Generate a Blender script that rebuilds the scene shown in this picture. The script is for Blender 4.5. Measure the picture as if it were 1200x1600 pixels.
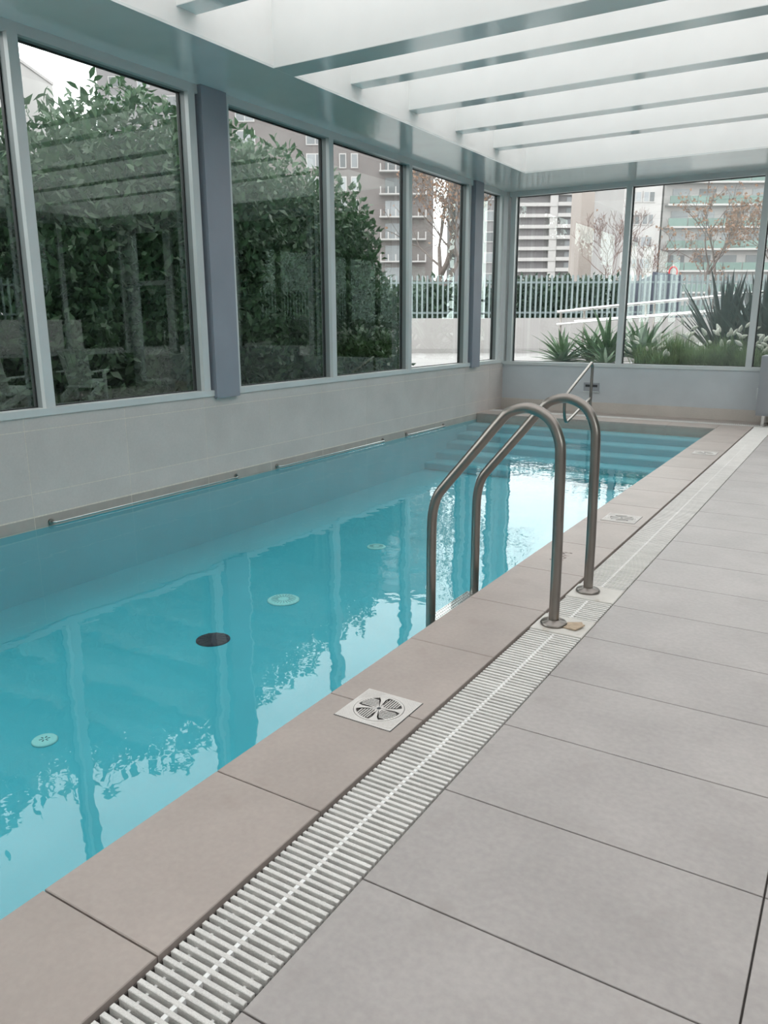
import bpy, math, random
import numpy as np
from mathutils import Vector, Matrix
random.seed(7); rng = np.random.default_rng(11)
for o in list(bpy.data.objects): bpy.data.objects.remove(o)
scene = bpy.context.scene
COL = scene.collection
PI = math.pi

# ------------------------------------------------------------------ camera
YAW, PITCH, ROLL, FPX = -0.550409, -0.241493, -0.003270, 1213.59
cam_d = bpy.data.cameras.new('camera'); cam = bpy.data.objects.new('camera', cam_d); COL.objects.link(cam)
fw = Vector((math.sin(YAW)*math.cos(PITCH), math.cos(YAW)*math.cos(PITCH), math.sin(PITCH)))
r0 = Vector((math.cos(YAW), -math.sin(YAW), 0)); u0 = r0.cross(fw)
rt = math.cos(ROLL)*r0 + math.sin(ROLL)*u0; up = -math.sin(ROLL)*r0 + math.cos(ROLL)*u0
cam.matrix_world = Matrix(((rt.x, up.x, -fw.x, 0), (rt.y, up.y, -fw.y, 0), (rt.z, up.z, -fw.z, 1.5), (0, 0, 0, 1)))
cam_d.sensor_fit = 'HORIZONTAL'; cam_d.sensor_width = 36; cam_d.lens = 36*FPX/1200
cam_d.clip_start = 0.05; cam_d.clip_end = 1500
scene.camera = cam

# ------------------------------------------------------------------ overcast sky, exposure
world = bpy.data.worlds.new('overcast_sky'); scene.world = world; world.use_nodes = True
bg = world.node_tree.nodes['Background']
bg.inputs[0].default_value = (1.0, 0.978, 0.982, 1); bg.inputs[1].default_value = 3.5
vs = scene.view_settings
vs.view_transform = 'Standard'; vs.look = 'None'; vs.gamma = 1.0; vs.use_curve_mapping = False; vs.exposure = 0.08
scene.cycles.max_bounces = 14; scene.cycles.diffuse_bounces = 7; scene.cycles.transparent_max_bounces = 24
scene.cycles.use_denoising = True

# ------------------------------------------------------------------ materials
def mat(name, col, rough=0.6, metal=0.0, spec=0.5, var=0.0, vscale=3.0, fine=0.0, fscale=60.0, rnd=0.0, bump=0.0, bscale=40.0,
        coat=0.0, trans=0.0, stretch=None, stain=None):
    m = bpy.data.materials.new(name); m.use_nodes = True
    nt = m.node_tree; N = nt.nodes; L = nt.links; b = N['Principled BSDF']
    b.inputs['Base Color'].default_value = (*col, 1); b.inputs['Roughness'].default_value = rough
    b.inputs['Metallic'].default_value = metal; b.inputs['Specular IOR Level'].default_value = spec
    b.inputs['Coat Weight'].default_value = coat; b.inputs['Coat Roughness'].default_value = 0.12
    geo = N.new('ShaderNodeNewGeometry'); pos = geo.outputs['Position']
    if stretch:
        mp = N.new('ShaderNodeMapping'); mp.inputs['Scale'].default_value = stretch
        L.new(pos, mp.inputs['Vector']); pos = mp.outputs['Vector']
    val = None
    def add(sock):
        nonlocal val
        if val is None: val = sock
        else:
            a = N.new('ShaderNodeMath'); a.operation = 'MULTIPLY'; L.new(val, a.inputs[0]); L.new(sock, a.inputs[1]); val = a.outputs[0]
    def noise(scale, amt, detail):
        t = N.new('ShaderNodeTexNoise'); t.inputs['Scale'].default_value = scale; t.inputs['Detail'].default_value = detail
        L.new(pos, t.inputs['Vector'])
        mr = N.new('ShaderNodeMapRange'); mr.inputs[1].default_value = 0.3; mr.inputs[2].default_value = 0.7
        mr.inputs[3].default_value = 1-amt; mr.inputs[4].default_value = 1+amt
        L.new(t.outputs['Fac'], mr.inputs[0]); add(mr.outputs[0])
    if var: noise(vscale, var, 5)
    if fine: noise(fscale, fine, 3)
    if rnd:
        oi = N.new('ShaderNodeObjectInfo'); mr = N.new('ShaderNodeMapRange')
        mr.inputs[3].default_value = 1-rnd; mr.inputs[4].default_value = 1+rnd
        L.new(oi.outputs['Random'], mr.inputs[0]); add(mr.outputs[0])
    colsock = None
    if val is not None:
        vm = N.new('ShaderNodeVectorMath'); vm.operation = 'SCALE'; vm.inputs[0].default_value = col
        L.new(val, vm.inputs['Scale']); colsock = vm.outputs[0]
    if stain:
        scol, sscale, lo, hi = stain
        t = N.new('ShaderNodeTexNoise'); t.inputs['Scale'].default_value = sscale; t.inputs['Detail'].default_value = 6
        L.new(pos, t.inputs['Vector'])
        mr = N.new('ShaderNodeMapRange'); mr.inputs[1].default_value = lo; mr.inputs[2].default_value = hi
        L.new(t.outputs['Fac'], mr.inputs[0])
        mx = N.new('ShaderNodeMix'); mx.data_type = 'RGBA'
        L.new(mr.outputs[0], mx.inputs['Factor'])
        if colsock: L.new(colsock, mx.inputs['A'])
        else: mx.inputs['A'].default_value = (*col, 1)
        mx.inputs['B'].default_value = (*scol, 1); colsock = mx.outputs['Result']
    if colsock: L.new(colsock, b.inputs['Base Color'])
    if bump:
        t = N.new('ShaderNodeTexNoise'); t.inputs['Scale'].default_value = bscale; t.inputs['Detail'].default_value = 3
        L.new(pos, t.inputs['Vector'])
        bp = N.new('ShaderNodeBump'); bp.inputs['Strength'].default_value = bump; bp.inputs['Distance'].default_value = 0.01
        L.new(t.outputs['Fac'], bp.inputs['Height']); L.new(bp.outputs[0], b.inputs['Normal'])
    if trans:
        tr = N.new('ShaderNodeBsdfTranslucent'); mx = N.new('ShaderNodeMixShader'); mx.inputs[0].default_value = trans
        if colsock: L.new(colsock, tr.inputs[0])
        else: tr.inputs[0].default_value = (*col, 1)
        L.new(b.outputs[0], mx.inputs[1]); L.new(tr.outputs[0], mx.inputs[2]); L.new(mx.outputs[0], N['Material Output'].inputs[0])
    return m

def clear_mat(name, tint, ior, ripple=False, refl=(1, 1, 1)):
    """Thin clear sheet: Fresnel mirror over straight-through transmission, on the outer face only."""
    m = bpy.data.materials.new(name); m.use_nodes = True
    nt = m.node_tree; N = nt.nodes; L = nt.links; N.remove(N['Principled BSDF'])
    tr = N.new('ShaderNodeBsdfTransparent'); tr.inputs[0].default_value = (*tint, 1)
    gl = N.new('ShaderNodeBsdfGlossy'); gl.inputs['Roughness'].default_value = 0.0; gl.inputs['Color'].default_value = (*refl, 1)
    fr = N.new('ShaderNodeFresnel'); fr.inputs[0].default_value = ior
    geo = N.new('ShaderNodeNewGeometry')
    inv = N.new('ShaderNodeMath'); inv.operation = 'SUBTRACT'; inv.inputs[0].default_value = 1; L.new(geo.outputs['Backfacing'], inv.inputs[1])
    mu = N.new('ShaderNodeMath'); mu.operation = 'MULTIPLY'; L.new(fr.outputs[0], mu.inputs[0]); L.new(inv.outputs[0], mu.inputs[1])
    tm_ = N.new('ShaderNodeMix'); tm_.data_type = 'RGBA'; L.new(geo.outputs['Backfacing'], tm_.inputs['Factor'])
    tm_.inputs['A'].default_value = (*tint, 1); tm_.inputs['B'].default_value = (1, 1, 1, 1); L.new(tm_.outputs['Result'], tr.inputs[0])
    mx = N.new('ShaderNodeMixShader'); L.new(mu.outputs[0], mx.inputs[0]); L.new(tr.outputs[0], mx.inputs[1]); L.new(gl.outputs[0], mx.inputs[2])
    L.new(mx.outputs[0], N['Material Output'].inputs[0])
    if ripple:
        t1 = N.new('ShaderNodeTexNoise'); t1.inputs['Scale'].default_value = 2.3; t1.inputs['Detail'].default_value = 2
        t2 = N.new('ShaderNodeTexNoise'); t2.inputs['Scale'].default_value = 11.0; t2.inputs['Detail'].default_value = 2
        L.new(geo.outputs['Position'], t1.inputs['Vector']); L.new(geo.outputs['Position'], t2.inputs['Vector'])
        # livelier water towards the steps
        sx = N.new('ShaderNodeSeparateXYZ'); L.new(geo.outputs['Position'], sx.inputs[0])
        mr = N.new('ShaderNodeMapRange'); mr.inputs[1].default_value = 6.0; mr.inputs[2].default_value = 9.5
        mr.inputs[3].default_value = 0.10; mr.inputs[4].default_value = 0.55; L.new(sx.outputs['Y'], mr.inputs[0])
        m2 = N.new('ShaderNodeMath'); m2.operation = 'MULTIPLY'; L.new(t2.outputs['Fac'], m2.inputs[0]); L.new(mr.outputs[0], m2.inputs[1])
        ad = N.new('ShaderNodeMath'); ad.operation = 'ADD'; L.new(t1.outputs['Fac'], ad.inputs[0]); L.new(m2.outputs[0], ad.inputs[1])
        bp = N.new('ShaderNodeBump'); bp.inputs['Strength'].default_value = 1.0; bp.inputs['Distance'].default_value = 0.0035
        L.new(ad.outputs[0], bp.inputs['Height'])
        L.new(bp.outputs[0], gl.inputs['Normal']); L.new(bp.outputs[0], fr.inputs['Normal'])
    return m

MT = dict(
    deck=mat('deck_tile', (0.365, 0.339, 0.328), 0.4, var=0.09, vscale=2.6, fine=0.06, fscale=45, rnd=0.03, stain=((0.31, 0.28, 0.265), 5.5, 0.60, 0.85)),
    coping=mat('coping_tile', (0.365, 0.315, 0.287), 0.4, var=0.08, vscale=3.2, fine=0.04, fscale=50, rnd=0.03, stain=((0.30, 0.245, 0.215), 4.2, 0.63, 0.85)),
    joint=mat('joint_grout', (0.10, 0.09, 0.085), 0.9, fine=0.1),
    joint_pale=mat('pale_grout', (0.66, 0.60, 0.52), 0.9, fine=0.1),
    walltile=mat('wall_tile', (0.50, 0.465, 0.445), 0.42, var=0.06, vscale=3, fine=0.03, rnd=0.025),
    skirt=mat('skirting_tile', (0.50, 0.46, 0.42), 0.5, var=0.06, fine=0.03),
    plaster=mat('grey_plaster', (0.47, 0.50, 0.52), 0.7, var=0.04, fine=0.04, fscale=120, bump=0.15, bscale=150),
    white=mat('white_paint', (0.84, 0.845, 0.83), 0.55, var=0.02),
    soffit=mat('gloss_soffit_paint', (0.74, 0.775, 0.765), 0.25, spec=0.6, var=0.03, coat=1.0),
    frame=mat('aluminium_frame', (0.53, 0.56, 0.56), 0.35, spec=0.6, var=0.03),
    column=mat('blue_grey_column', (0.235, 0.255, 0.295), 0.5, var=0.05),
    shaded_rear=mat('shaded_frame_rear', (0.20, 0.225, 0.225), 0.4, var=0.04),  # frame metal darkened: shade on its side faces put into the colour
    panel=mat('dark_slate_panel', (0.055, 0.062, 0.068), 0.6, var=0.08),
    gasket=mat('black_gasket', (0.02, 0.024, 0.024), 0.6, var=0.1),
    grate=mat('white_grate_plastic', (0.66, 0.645, 0.62), 0.55, var=0.06, vscale=9, fine=0.10, fscale=260, rnd=0.05, bump=0.3, bscale=220),
    rod=mat('grate_connector', (0.80, 0.80, 0.79), 0.5, fine=0.05),
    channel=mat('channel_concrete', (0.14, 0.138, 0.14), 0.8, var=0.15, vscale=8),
    plate=mat('pale_anchor_plate', (0.60, 0.58, 0.54), 0.6, var=0.07, vscale=9, stain=((0.34, 0.27, 0.20), 11, 0.62, 0.8)),
    lid=mat('white_lid_plastic', (0.60, 0.575, 0.55), 0.5, var=0.05, vscale=12, fine=0.06, fscale=200),
    lid_dark=mat('lid_recess', (0.045, 0.04, 0.038), 0.8, var=0.1),
    steel=mat('brushed_steel', (0.27, 0.25, 0.23), 0.28, metal=1.0, var=0.06, vscale=8),
    chrome=mat('bright_steel', (0.72, 0.72, 0.71), 0.2, metal=1.0, var=0.04),
    pool=mat('pool_liner', (0.026, 0.345, 0.425), 0.7, var=0.05, vscale=1.4),
    pooltile=mat('waterline_tile', (0.36, 0.33, 0.30), 0.45, var=0.07, vscale=6),
    inlet=mat('pale_inlet_plastic', (0.24, 0.62, 0.62), 0.6, var=0.05),
    inlet_dark=mat('dark_inlet_slots', (0.02, 0.10, 0.13), 0.7, var=0.1),
    drain=mat('black_drain_cover', (0.008, 0.014, 0.025), 0.7, var=0.15),
    card=mat('tan_cardboard', (0.47, 0.37, 0.27), 0.85, var=0.12, vscale=40, fine=0.1),
    print=mat('worn_black_print', (0.15, 0.13, 0.12), 0.8, var=0.3, vscale=30, stain=((0.42, 0.36, 0.33), 45, 0.46, 0.54)),
    cabinet=mat('grey_cabinet_paint', (0.27, 0.285, 0.305), 0.55, var=0.04),
    dark=mat('dark_slot', (0.03, 0.035, 0.04), 0.7, var=0.1),
    chair=mat('pale_resin', (0.78, 0.84, 0.81), 0.5, var=0.05),
    terrace=mat('terrace_concrete', (0.33, 0.32, 0.315), 0.8, var=0.06, vscale=1.5, fine=0.04),
    parapet=mat('white_render', (0.43, 0.41, 0.405), 0.8, var=0.04, vscale=2),
    band=mat('grey_plinth', (0.36, 0.345, 0.34), 0.8, var=0.06),
    paling=mat('pale_blue_paling', (0.27, 0.325, 0.335), 0.5, rnd=0.06, var=0.03),
    screen=mat('slate_blue_cloth', (0.105, 0.115, 0.15), 0.8, var=0.08, vscale=6),
    soil=mat('planter_soil', (0.09, 0.075, 0.06), 0.9, var=0.3, vscale=10),
    bark=mat('grey_brown_bark', (0.16, 0.13, 0.12), 0.9, var=0.2, vscale=14),
    twig=mat('reddish_twig', (0.22, 0.155, 0.14), 0.9, var=0.15, vscale=14),
    leaf=mat('glossy_green_leaf', (0.042, 0.092, 0.038), 0.45, var=0.35, vscale=3.5, fine=0.25, fscale=22, trans=0.25),
    leaf_dk=mat('dark_green_leaf', (0.04, 0.075, 0.045), 0.5, var=0.35, vscale=3.5, fine=0.25, fscale=20, trans=0.2),
    leaf_br=mat('dry_brown_leaf', (0.27, 0.17, 0.12), 0.8, var=0.3, vscale=8, trans=0.3),
    agave=mat('green_strap_leaf', (0.13, 0.21, 0.12), 0.45, var=0.3, vscale=9, rnd=0.3, trans=0.15),
    flax=mat('dark_flax_leaf', (0.048, 0.06, 0.062), 0.45, var=0.3, vscale=9, rnd=0.35, trans=0.1),
    grass=mat('fine_green_grass', (0.17, 0.25, 0.11), 0.7, var=0.35, vscale=6, trans=0.3),
    plume=mat('cream_plume', (0.66, 0.64, 0.58), 0.95, var=0.12, vscale=30, bump=0.6, bscale=160),
    b_brown=mat('taupe_facade', (0.175, 0.155, 0.152), 0.85, var=0.08, vscale=0.25),
    b_white=mat('white_facade', (0.43, 0.415, 0.41), 0.85, var=0.04, vscale=0.2),
    b_cream=mat('cream_facade', (0.37, 0.325, 0.30), 0.85, var=0.05, vscale=0.2),
    b_grey=mat('grey_facade', (0.215, 0.205, 0.21), 0.85, var=0.06, vscale=0.2),
    b_pane=mat('building_window_pane', (0.20, 0.21, 0.22), 0.15, rnd=0.5, var=0.1, vscale=0.5),
    b_green=mat('green_glass_balustrade', (0.12, 0.18, 0.16), 0.15, rnd=0.15, var=0.06),
    red=mat('red_sign_rim', (0.6, 0.04, 0.05), 0.5, var=0.05),
    glass=clear_mat('window_glass', (0.85, 0.90, 0.885), 2.15, refl=(0.78, 0.93, 0.88)),
    rglass=clear_mat('skylight_glass', (0.53, 0.535, 0.53), 1.5),
    water=clear_mat('pool_water', (0.90, 0.985, 0.99), 1.45, ripple=True),
)

# ------------------------------------------------------------------ mesh helpers
class MB:
    def __init__(s): s.v = []; s.f = []; s.sm = []
    def _add(s, vs_, fs_, smooth=False):
        n = len(s.v); s.v += [tuple(p) for p in vs_]; s.f += [tuple(i+n for i in f) for f in fs_]; s.sm += [smooth]*len(fs_); return s
    def box(s, x0, x1, y0, y1, z0, z1):
        return s._add([(x0,y0,z0),(x1,y0,z0),(x1,y1,z0),(x0,y1,z0),(x0,y0,z1),(x1,y0,z1),(x1,y1,z1),(x0,y1,z1)],
                      [(0,3,2,1),(4,5,6,7),(0,1,5,4),(1,2,6,5),(2,3,7,6),(3,0,4,7)])
    def bbox(s, x0, x1, y0, y1, z0, z1, c):
        """slab with its top edges chamfered by c"""
        vs_ = [(x0,y0,z0),(x1,y0,z0),(x1,y1,z0),(x0,y1,z0),(x0,y0,z1-c),(x1,y0,z1-c),(x1,y1,z1-c),(x0,y1,z1-c),
               (x0+c,y0+c,z1),(x1-c,y0+c,z1),(x1-c,y1-c,z1),(x0+c,y1-c,z1)]
        fs_ = [(0,3,2,1),(8,9,10,11)]
        for i in range(4):
            j = (i+1) % 4; fs_ += [(i,j,j+4,i+4),(i+4,j+4,j+8,i+8)]
        return s._add(vs_, fs_)
    def obox(s, c, ax, ay, az):
        """box from centre and three half-axis vectors"""
        c, ax, ay, az = map(Vector, (c, ax, ay, az)); vs_ = []
        for k in (-1, 1):
            for a, b in ((-1,-1),(1,-1),(1,1),(-1,1)): vs_.append(c + ax*a + ay*b + az*k)
        return s._add(vs_, [(0,3,2,1),(4,5,6,7),(0,1,5,4),(1,2,6,5),(2,3,7,6),(3,0,4,7)])
    def tube(s, path, r, n=12, caps=True):
        P = [Vector(p) for p in path]; R = r if hasattr(r, '__len__') else [r]*len(P)
        vs_, fs_ = [], []; prev = None
        for i, p in enumerate(P):
            t = (P[min(i+1, len(P)-1)] - P[max(i-1, 0)]).normalized()
            if prev is None:
                a = Vector((0,0,1)) if abs(t.z) < 0.9 else Vector((1,0,0)); nx = t.cross(a).normalized()
            else: nx = (prev - t*prev.dot(t)).normalized()
            prev = nx; ny = t.cross(nx)
            for k in range(n):
                a = 2*PI*k/n; vs_.append(p + (nx*math.cos(a) + ny*math.sin(a))*R[i])
        for i in range(len(P)-1):
            for k in range(n):
                k2 = (k+1) % n; fs_.append((i*n+k, i*n+k2, (i+1)*n+k2, (i+1)*n+k))
        s._add(vs_, fs_, True)
        if caps:
            m = len(s.v) - len(vs_)
            s.f += [tuple(m+k for k in reversed(range(n))), tuple(m+(len(P)-1)*n+k for k in range(n))]; s.sm += [False, False]
        return s
    def lathe(s, prof, c=(0,0,0), n=24, smooth=True):
        vs_, fs_ = [], []
        for r, z in prof:
            for k in range(n):
                a = 2*PI*k/n; vs_.append((c[0]+r*math.cos(a), c[1]+r*math.sin(a), c[2]+z))
        for i in range(len(prof)-1):
            for k in range(n):
                k2 = (k+1) % n; fs_.append((i*n+k, i*n+k2, (i+1)*n+k2, (i+1)*n+k))
        s._add(vs_, fs_, smooth)
        m = len(s.v) - len(vs_)
        s.f += [tuple(m+k for k in reversed(range(n))), tuple(m+(len(prof)-1)*n+k for k in range(n))]; s.sm += [False, False]
        return s
    def prism(s, pts, z0, z1):
        n = len(pts)
        return s._add([(x,y,z0) for x,y in pts]+[(x,y,z1) for x,y in pts],
                      [tuple(reversed(range(n))), tuple(range(n,2*n))]+[(i,(i+1)%n,(i+1)%n+n,i+n) for i in range(n)])
    def mesh(s, name, m):
        me = bpy.data.meshes.new(name); me.from_pydata(s.v, [], s.f)
        me.polygons.foreach_set('use_smooth', s.sm); me.materials.append(MT[m] if isinstance(m, str) else m); me.update(); return me
    def build(s, name, m, parent=None, loc=(0,0,0)): return put(name, s.mesh(name, m), parent, loc)

def put(name, me, parent=None, loc=(0,0,0), rot=None, scale=None):
    o = bpy.data.objects.new(name, me); COL.objects.link(o); o.location = loc
    if rot: o.rotation_euler = rot
    if scale: o.scale = scale
    if parent: o.parent = parent
    return o
def tag(o, label=None, cat=None, group=None, kind=None):
    if label: o['label'] = label
    if cat: o['category'] = cat
    if group: o['group'] = group
    if kind: o['kind'] = kind
    return o
def thing(name, label, cat, loc=(0,0,0), rz=0, group=None):
    o = bpy.data.objects.new(name, None); COL.objects.link(o); o.location = loc; o.rotation_euler = (0,0,rz)
    o.empty_display_size = 0.1
    return tag(o, label, cat, group)
def struct(o, label, cat): return tag(o, label, cat, kind='structure')
def sroot(name, label, cat):
    o = bpy.data.objects.new(name, None); COL.objects.link(o); o.empty_display_size = 0.1; return struct(o, label, cat)

# ------------------------------------------------------------------ dimensions (metres, deck = 0)
XL, XR, YN, YF = -5.46, 3.72, -2.0, 12.9           # room faces
SILL, SOF = 0.785, 3.57                            # sill height, soffit height
PX0, PX1, PY0, PY1 = -5.46, -1.74, -0.55, 11.85    # pool opening
WZ, PF = -0.08, -0.66                              # water level, pool floor
GX0, GX1 = -1.295, -1.02                           # drain channel
GY0, GY1 = 12.30, 12.575                           # far drain channel

# ------------------------------------------------------------------ floor: bed, tiles
bed = MB()
bed.box(GX1, XR, YN, GY0, -0.30, -0.012)                  # deck side
bed.box(GX1, XR, GY0, YF, -0.30, -0.012)
bed.box(PX1+0.02, GX0, PY0, PY1, -0.30, -0.022)
bed.box(PX1+0.02, GX0, PY1, GY0, -0.30, -0.022)
bed.box(XL, PX1+0.02, PY1+0.02, GY0, -0.30, -0.022)
bed.box(XL, GX1, GY1, YF, -0.30, -0.012)
bed.box(XL, GX1, YN, PY0-0.02, -0.30, -0.022)
floor = struct(bed.build('floor', 'joint'), 'grey stone-look tiled pool deck floor', 'floor')
cx = [GX1, -0.062, 0.90, 1.86, 2.82, XR]; P = 0.4965
ys = [YN] + [1.541 + P*k for k in range(-7, 23)] + [YF]
ys = [y for y in ys if YN <= y <= YF]
tm = {}
def tile_piece(x0, x1, y0, y1, m, parent, thick=0.02, gap=0.0025, top=0.0, key=None, bev=0.0015):
    w, h = round(x1-x0, 4), round(y1-y0, 4); k = (w, h, m, thick)
    if k not in tm: tm[k] = MB().bbox(-w/2+gap, w/2-gap, -h/2+gap, h/2-gap, -thick, 0, bev).mesh('tile', m)
    return put('tile', tm[k], parent, ((x0+x1)/2, (y0+y1)/2, top))
for i in range(len(cx)-1):
    for j in range(len(ys)-1):
        tile_piece(cx[i], cx[i+1], ys[j], ys[j+1], 'deck', floor)
CP = 0.6725
cy = [PY0] + [y for y in [1.055 + CP*k for k in range(-2, 17)] if PY0+0.1 < y < PY1-0.1] + [PY1]
for j in range(len(cy)-1): tile_piece(PX1, GX0-0.002, cy[j], cy[j+1], 'coping', floor, 0.035, bev=0.0025)
tile_piece(PX1, GX0-0.002, PY1, GY0, 'coping', floor, 0.035, bev=0.0025)
fx = [XL] + [y for y in [PX1 - CP*k for k in range(5, 0, -1)]] + [PX1]
for j in range(len(fx)-1): tile_piece(fx[j], fx[j+1], PY1, GY0, 'coping', floor, 0.035, bev=0.0025)
fx2 = [XL] + [XL+0.97*k for k in range(1, 5)] + [GX1]
for j in range(len(fx2)-1): tile_piece(fx2[j], fx2[j+1], GY1, YF, 'coping', floor, 0.03)
for j in range(len(fx)-1): tile_piece(fx[j], fx[j+1], YN, PY0, 'coping', floor, 0.035, bev=0.0025)
tile_piece(PX1, GX0, YN, PY0, 'coping', floor, 0.035, bev=0.0025)

# drain channel trough
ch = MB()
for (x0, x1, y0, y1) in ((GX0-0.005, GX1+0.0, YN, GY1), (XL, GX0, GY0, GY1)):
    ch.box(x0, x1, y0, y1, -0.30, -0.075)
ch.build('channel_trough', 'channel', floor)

# ------------------------------------------------------------------ drain grates
PIT = 0.0265
slat_me = MB().bbox(GX0+0.012, GX1-0.006, -0.0066, 0.0066, -0.024, -0.001, 0.0015).mesh('slat', 'grate')
def grate(label, y0, y1, nparts):
    t = thing('drain_grate', label, 'grate', ((GX0+GX1)/2, y0, 0)); off = -(GX0+GX1)/2
    n = int((y1-y0)/PIT); p = (y1-y0)/n
    rod = MB().box(-0.006, 0.006, 0.002, y1-y0-0.002, -0.018, -0.003)
    for sx in (-0.09, 0.09): rod.box(sx-0.004, sx+0.004, 0.002, y1-y0-0.002, -0.024, -0.016)
    rod.build('connector_rod', 'rod', t)
    for k in range(min(n, nparts)): put('slat', slat_me, t, (off, (k+0.5)*p, 0))
    if n > nparts:
        m = MB()
        for k in range(nparts, n): m.bbox(GX0+0.012+off, GX1-0.006+off, (k+0.5)*p-0.0066, (k+0.5)*p+0.0066, -0.024, -0.001, 0.002)
        tag(m.build('slat_run', 'grate', t), kind='stuff')
    return t
Q1, Q2, Q3, Q4 = 3.495, 3.735, 4.04, 4.285
grate('white slatted drain grate running from the foreground to the near ladder foot', 0.2, Q1, 130)
grate('short white slatted drain grate between the two ladder foot plates', Q2, Q3, 12)
grate('long white slatted drain grate from the far ladder foot towards the end wall', Q4, GY0, 170)
g = thing('drain_grate', 'white slatted drain grate running crosswise along the foot of the end wall', 'grate', (XL, GY0, 0))
m = MB()
nx = int((GX1-XL)/PIT)
for k in range(nx):
    x = (k+0.5)*PIT; m.bbox(x-0.0066, x+0.0066, 0.012, GY1-GY0-0.01, -0.024, -0.001, 0.002)
tag(m.build('slat_run', 'grate', g), kind='stuff')
MB().box(0.01, GX1-XL-0.01, 0.13, 0.142, -0.018, -0.003).build('connector_rod', 'rod', g)
for lab, a, b in (('pale square plate under the near ladder post, cardboard scrap lying on it', Q1, Q2),
                  ('pale square plate under the far ladder post', Q3, Q4)):
    tag(MB().bbox(GX0+0.006, GX1-0.003, a+0.006, b-0.006, -0.075, 0.002, 0.004).build('anchor_plate', 'plate'), lab, 'plate')

# ------------------------------------------------------------------ pool basin, steps, water
bs = MB()
bs.box(PX0-0.15, PX1+0.02+0.15, PY0-0.2, PY1+0.2, PF-0.15, PF)
bs.box(PX1+0.02, PX1+0.14, PY0-0.1, PY1+0.02, PF, -0.036)
bs.box(PX0, PX1+0.02, PY1+0.02, PY1+0.14, PF, -0.036)
bs.box(PX0, PX1+0.02, PY0-0.14, PY0-0.02, PF, -0.036)
bs.box(PX0-0.15, PX0, PY0-0.14, PY1+0.14, PF, -0.1)
pool = struct(bs.build('pool_basin', 'pool'), 'turquoise lined rectangular swimming pool basin', 'pool')
wt = MB(); wt.box(PX1+0.012, PX1+0.02, PY0, PY1+0.02, -0.20, -0.036); wt.box(PX0, PX1+0.012, PY1+0.012, PY1+0.02, -0.20, -0.036)
wt.build('waterline_tile', 'pooltile', pool)
ny = [11.50, 11.14, 10.78, 10.42, 10.06]; nz = [-0.15, -0.25, -0.35, -0.45, -0.55]
for k in range(5):
    MB().bbox(PX0, PX1+0.02, ny[k], PY1+0.02-0.36*0, nz[k]-0.10, nz[k], 0.015).build('pool_step', 'pool', pool)
wv = MB().box(PX0, PX1+0.012, PY0-0.02, PY1+0.012, WZ-0.002, WZ)
wv.v = [(PX0, PY0-0.02, WZ), (PX1+0.02, PY0-0.02, WZ), (PX1+0.02, PY1+0.02, WZ), (PX0, PY1+0.02, WZ)]; wv.f = [(0,1,2,3)]; wv.sm = [True]
water = tag(wv.build('pool_water', 'water'), 'calm clear turquoise water filling the swimming pool', 'water', kind='stuff')

# pool floor fittings
def grille(label, x, y, r, dark=False):
    if dark:
        t = thing('main_drain', label, 'drain', (x, y, PF))
        MB().lathe([(r, 0), (r, 0.006), (r*0.9, 0.010), (0.01, 0.012)], n=28).build('cover', 'drain', t)
        rb = MB()
        for k in range(12):
            a = 2*PI*k/12; rb.obox((r*0.55*math.cos(a), r*0.55*math.sin(a), 0.0105), (r*0.35*math.cos(a), r*0.35*math.sin(a), 0), (-0.004*math.sin(a), 0.004*math.cos(a), 0), (0, 0, 0.0025))
        tag(rb.build('rib', 'drain', t), kind='stuff'); return
    t = thing('floor_inlet', label, 'inlet', (x, y, PF))
    MB().lathe([(r, 0), (r, 0.006), (r*0.92, 0.012), (0.005, 0.014)], n=28).build('cover', 'inlet', t)
    n = 22 if r > 0.08 else 6
    for k in range(n):
        a = 2*PI*k/n; rr = r*0.55 if r > 0.08 else r*0.28; hl = r*0.22 if r > 0.08 else r*0.14
        MB().obox((rr*math.cos(a), rr*math.sin(a), 0.0134), (hl*math.cos(a), hl*math.sin(a), 0), (-0.06*hl*math.sin(a)*(1 if r > .08 else 6), 0.06*hl*math.cos(a)*(1 if r > .08 else 6), 0), (0, 0, 0.0006)).build('slot', 'inlet_dark', t)
k_ = (1.5-PF)/2.5
grille('small pale round inlet on the pool floor nearest the camera', -4.026*k_, 2.57*k_, 0.066)
grille('larger pale round slotted inlet on the pool floor just beyond the black drain', -4.327*k_, 5.274*k_, 0.128)
grille('smallest-looking pale round inlet farthest away on the pool floor', -4.51*k_, 7.18*k_, 0.092)
grille('black round main drain cover on the pool floor', -4.237*k_, 4.259*k_, 0.118, True)

# grab bars along the left wall at water level
for lab, a, b in (('stainless grab bar at the waterline of the left pool wall, nearest of three', 3.76, 5.95),
                  ('stainless grab bar at the waterline of the left pool wall, middle of three', 6.62, 8.86),
                  ('stainless grab bar at the waterline of the left pool wall, farthest by the steps', 9.5, 10.64)):
    t = thing('grab_bar', lab, 'grab bar', (XL, a, -0.062)); L_ = b-a
    pth = [(0.004, 0, 0), (0.035, 0.005, 0), (0.052, 0.02, 0), (0.058, 0.06, 0), (0.058, L_-0.06, 0), (0.052, L_-0.02, 0), (0.035, L_-0.005, 0), (0.004, L_, 0)]
    MB().tube(pth, 0.007, 10).build('bar', 'chrome', t)
    for yy in (0, L_): MB().tube([(0.001, yy, 0), (0.012, yy, 0)], 0.024, 14).build('wall_flange', 'steel', t)

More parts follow.
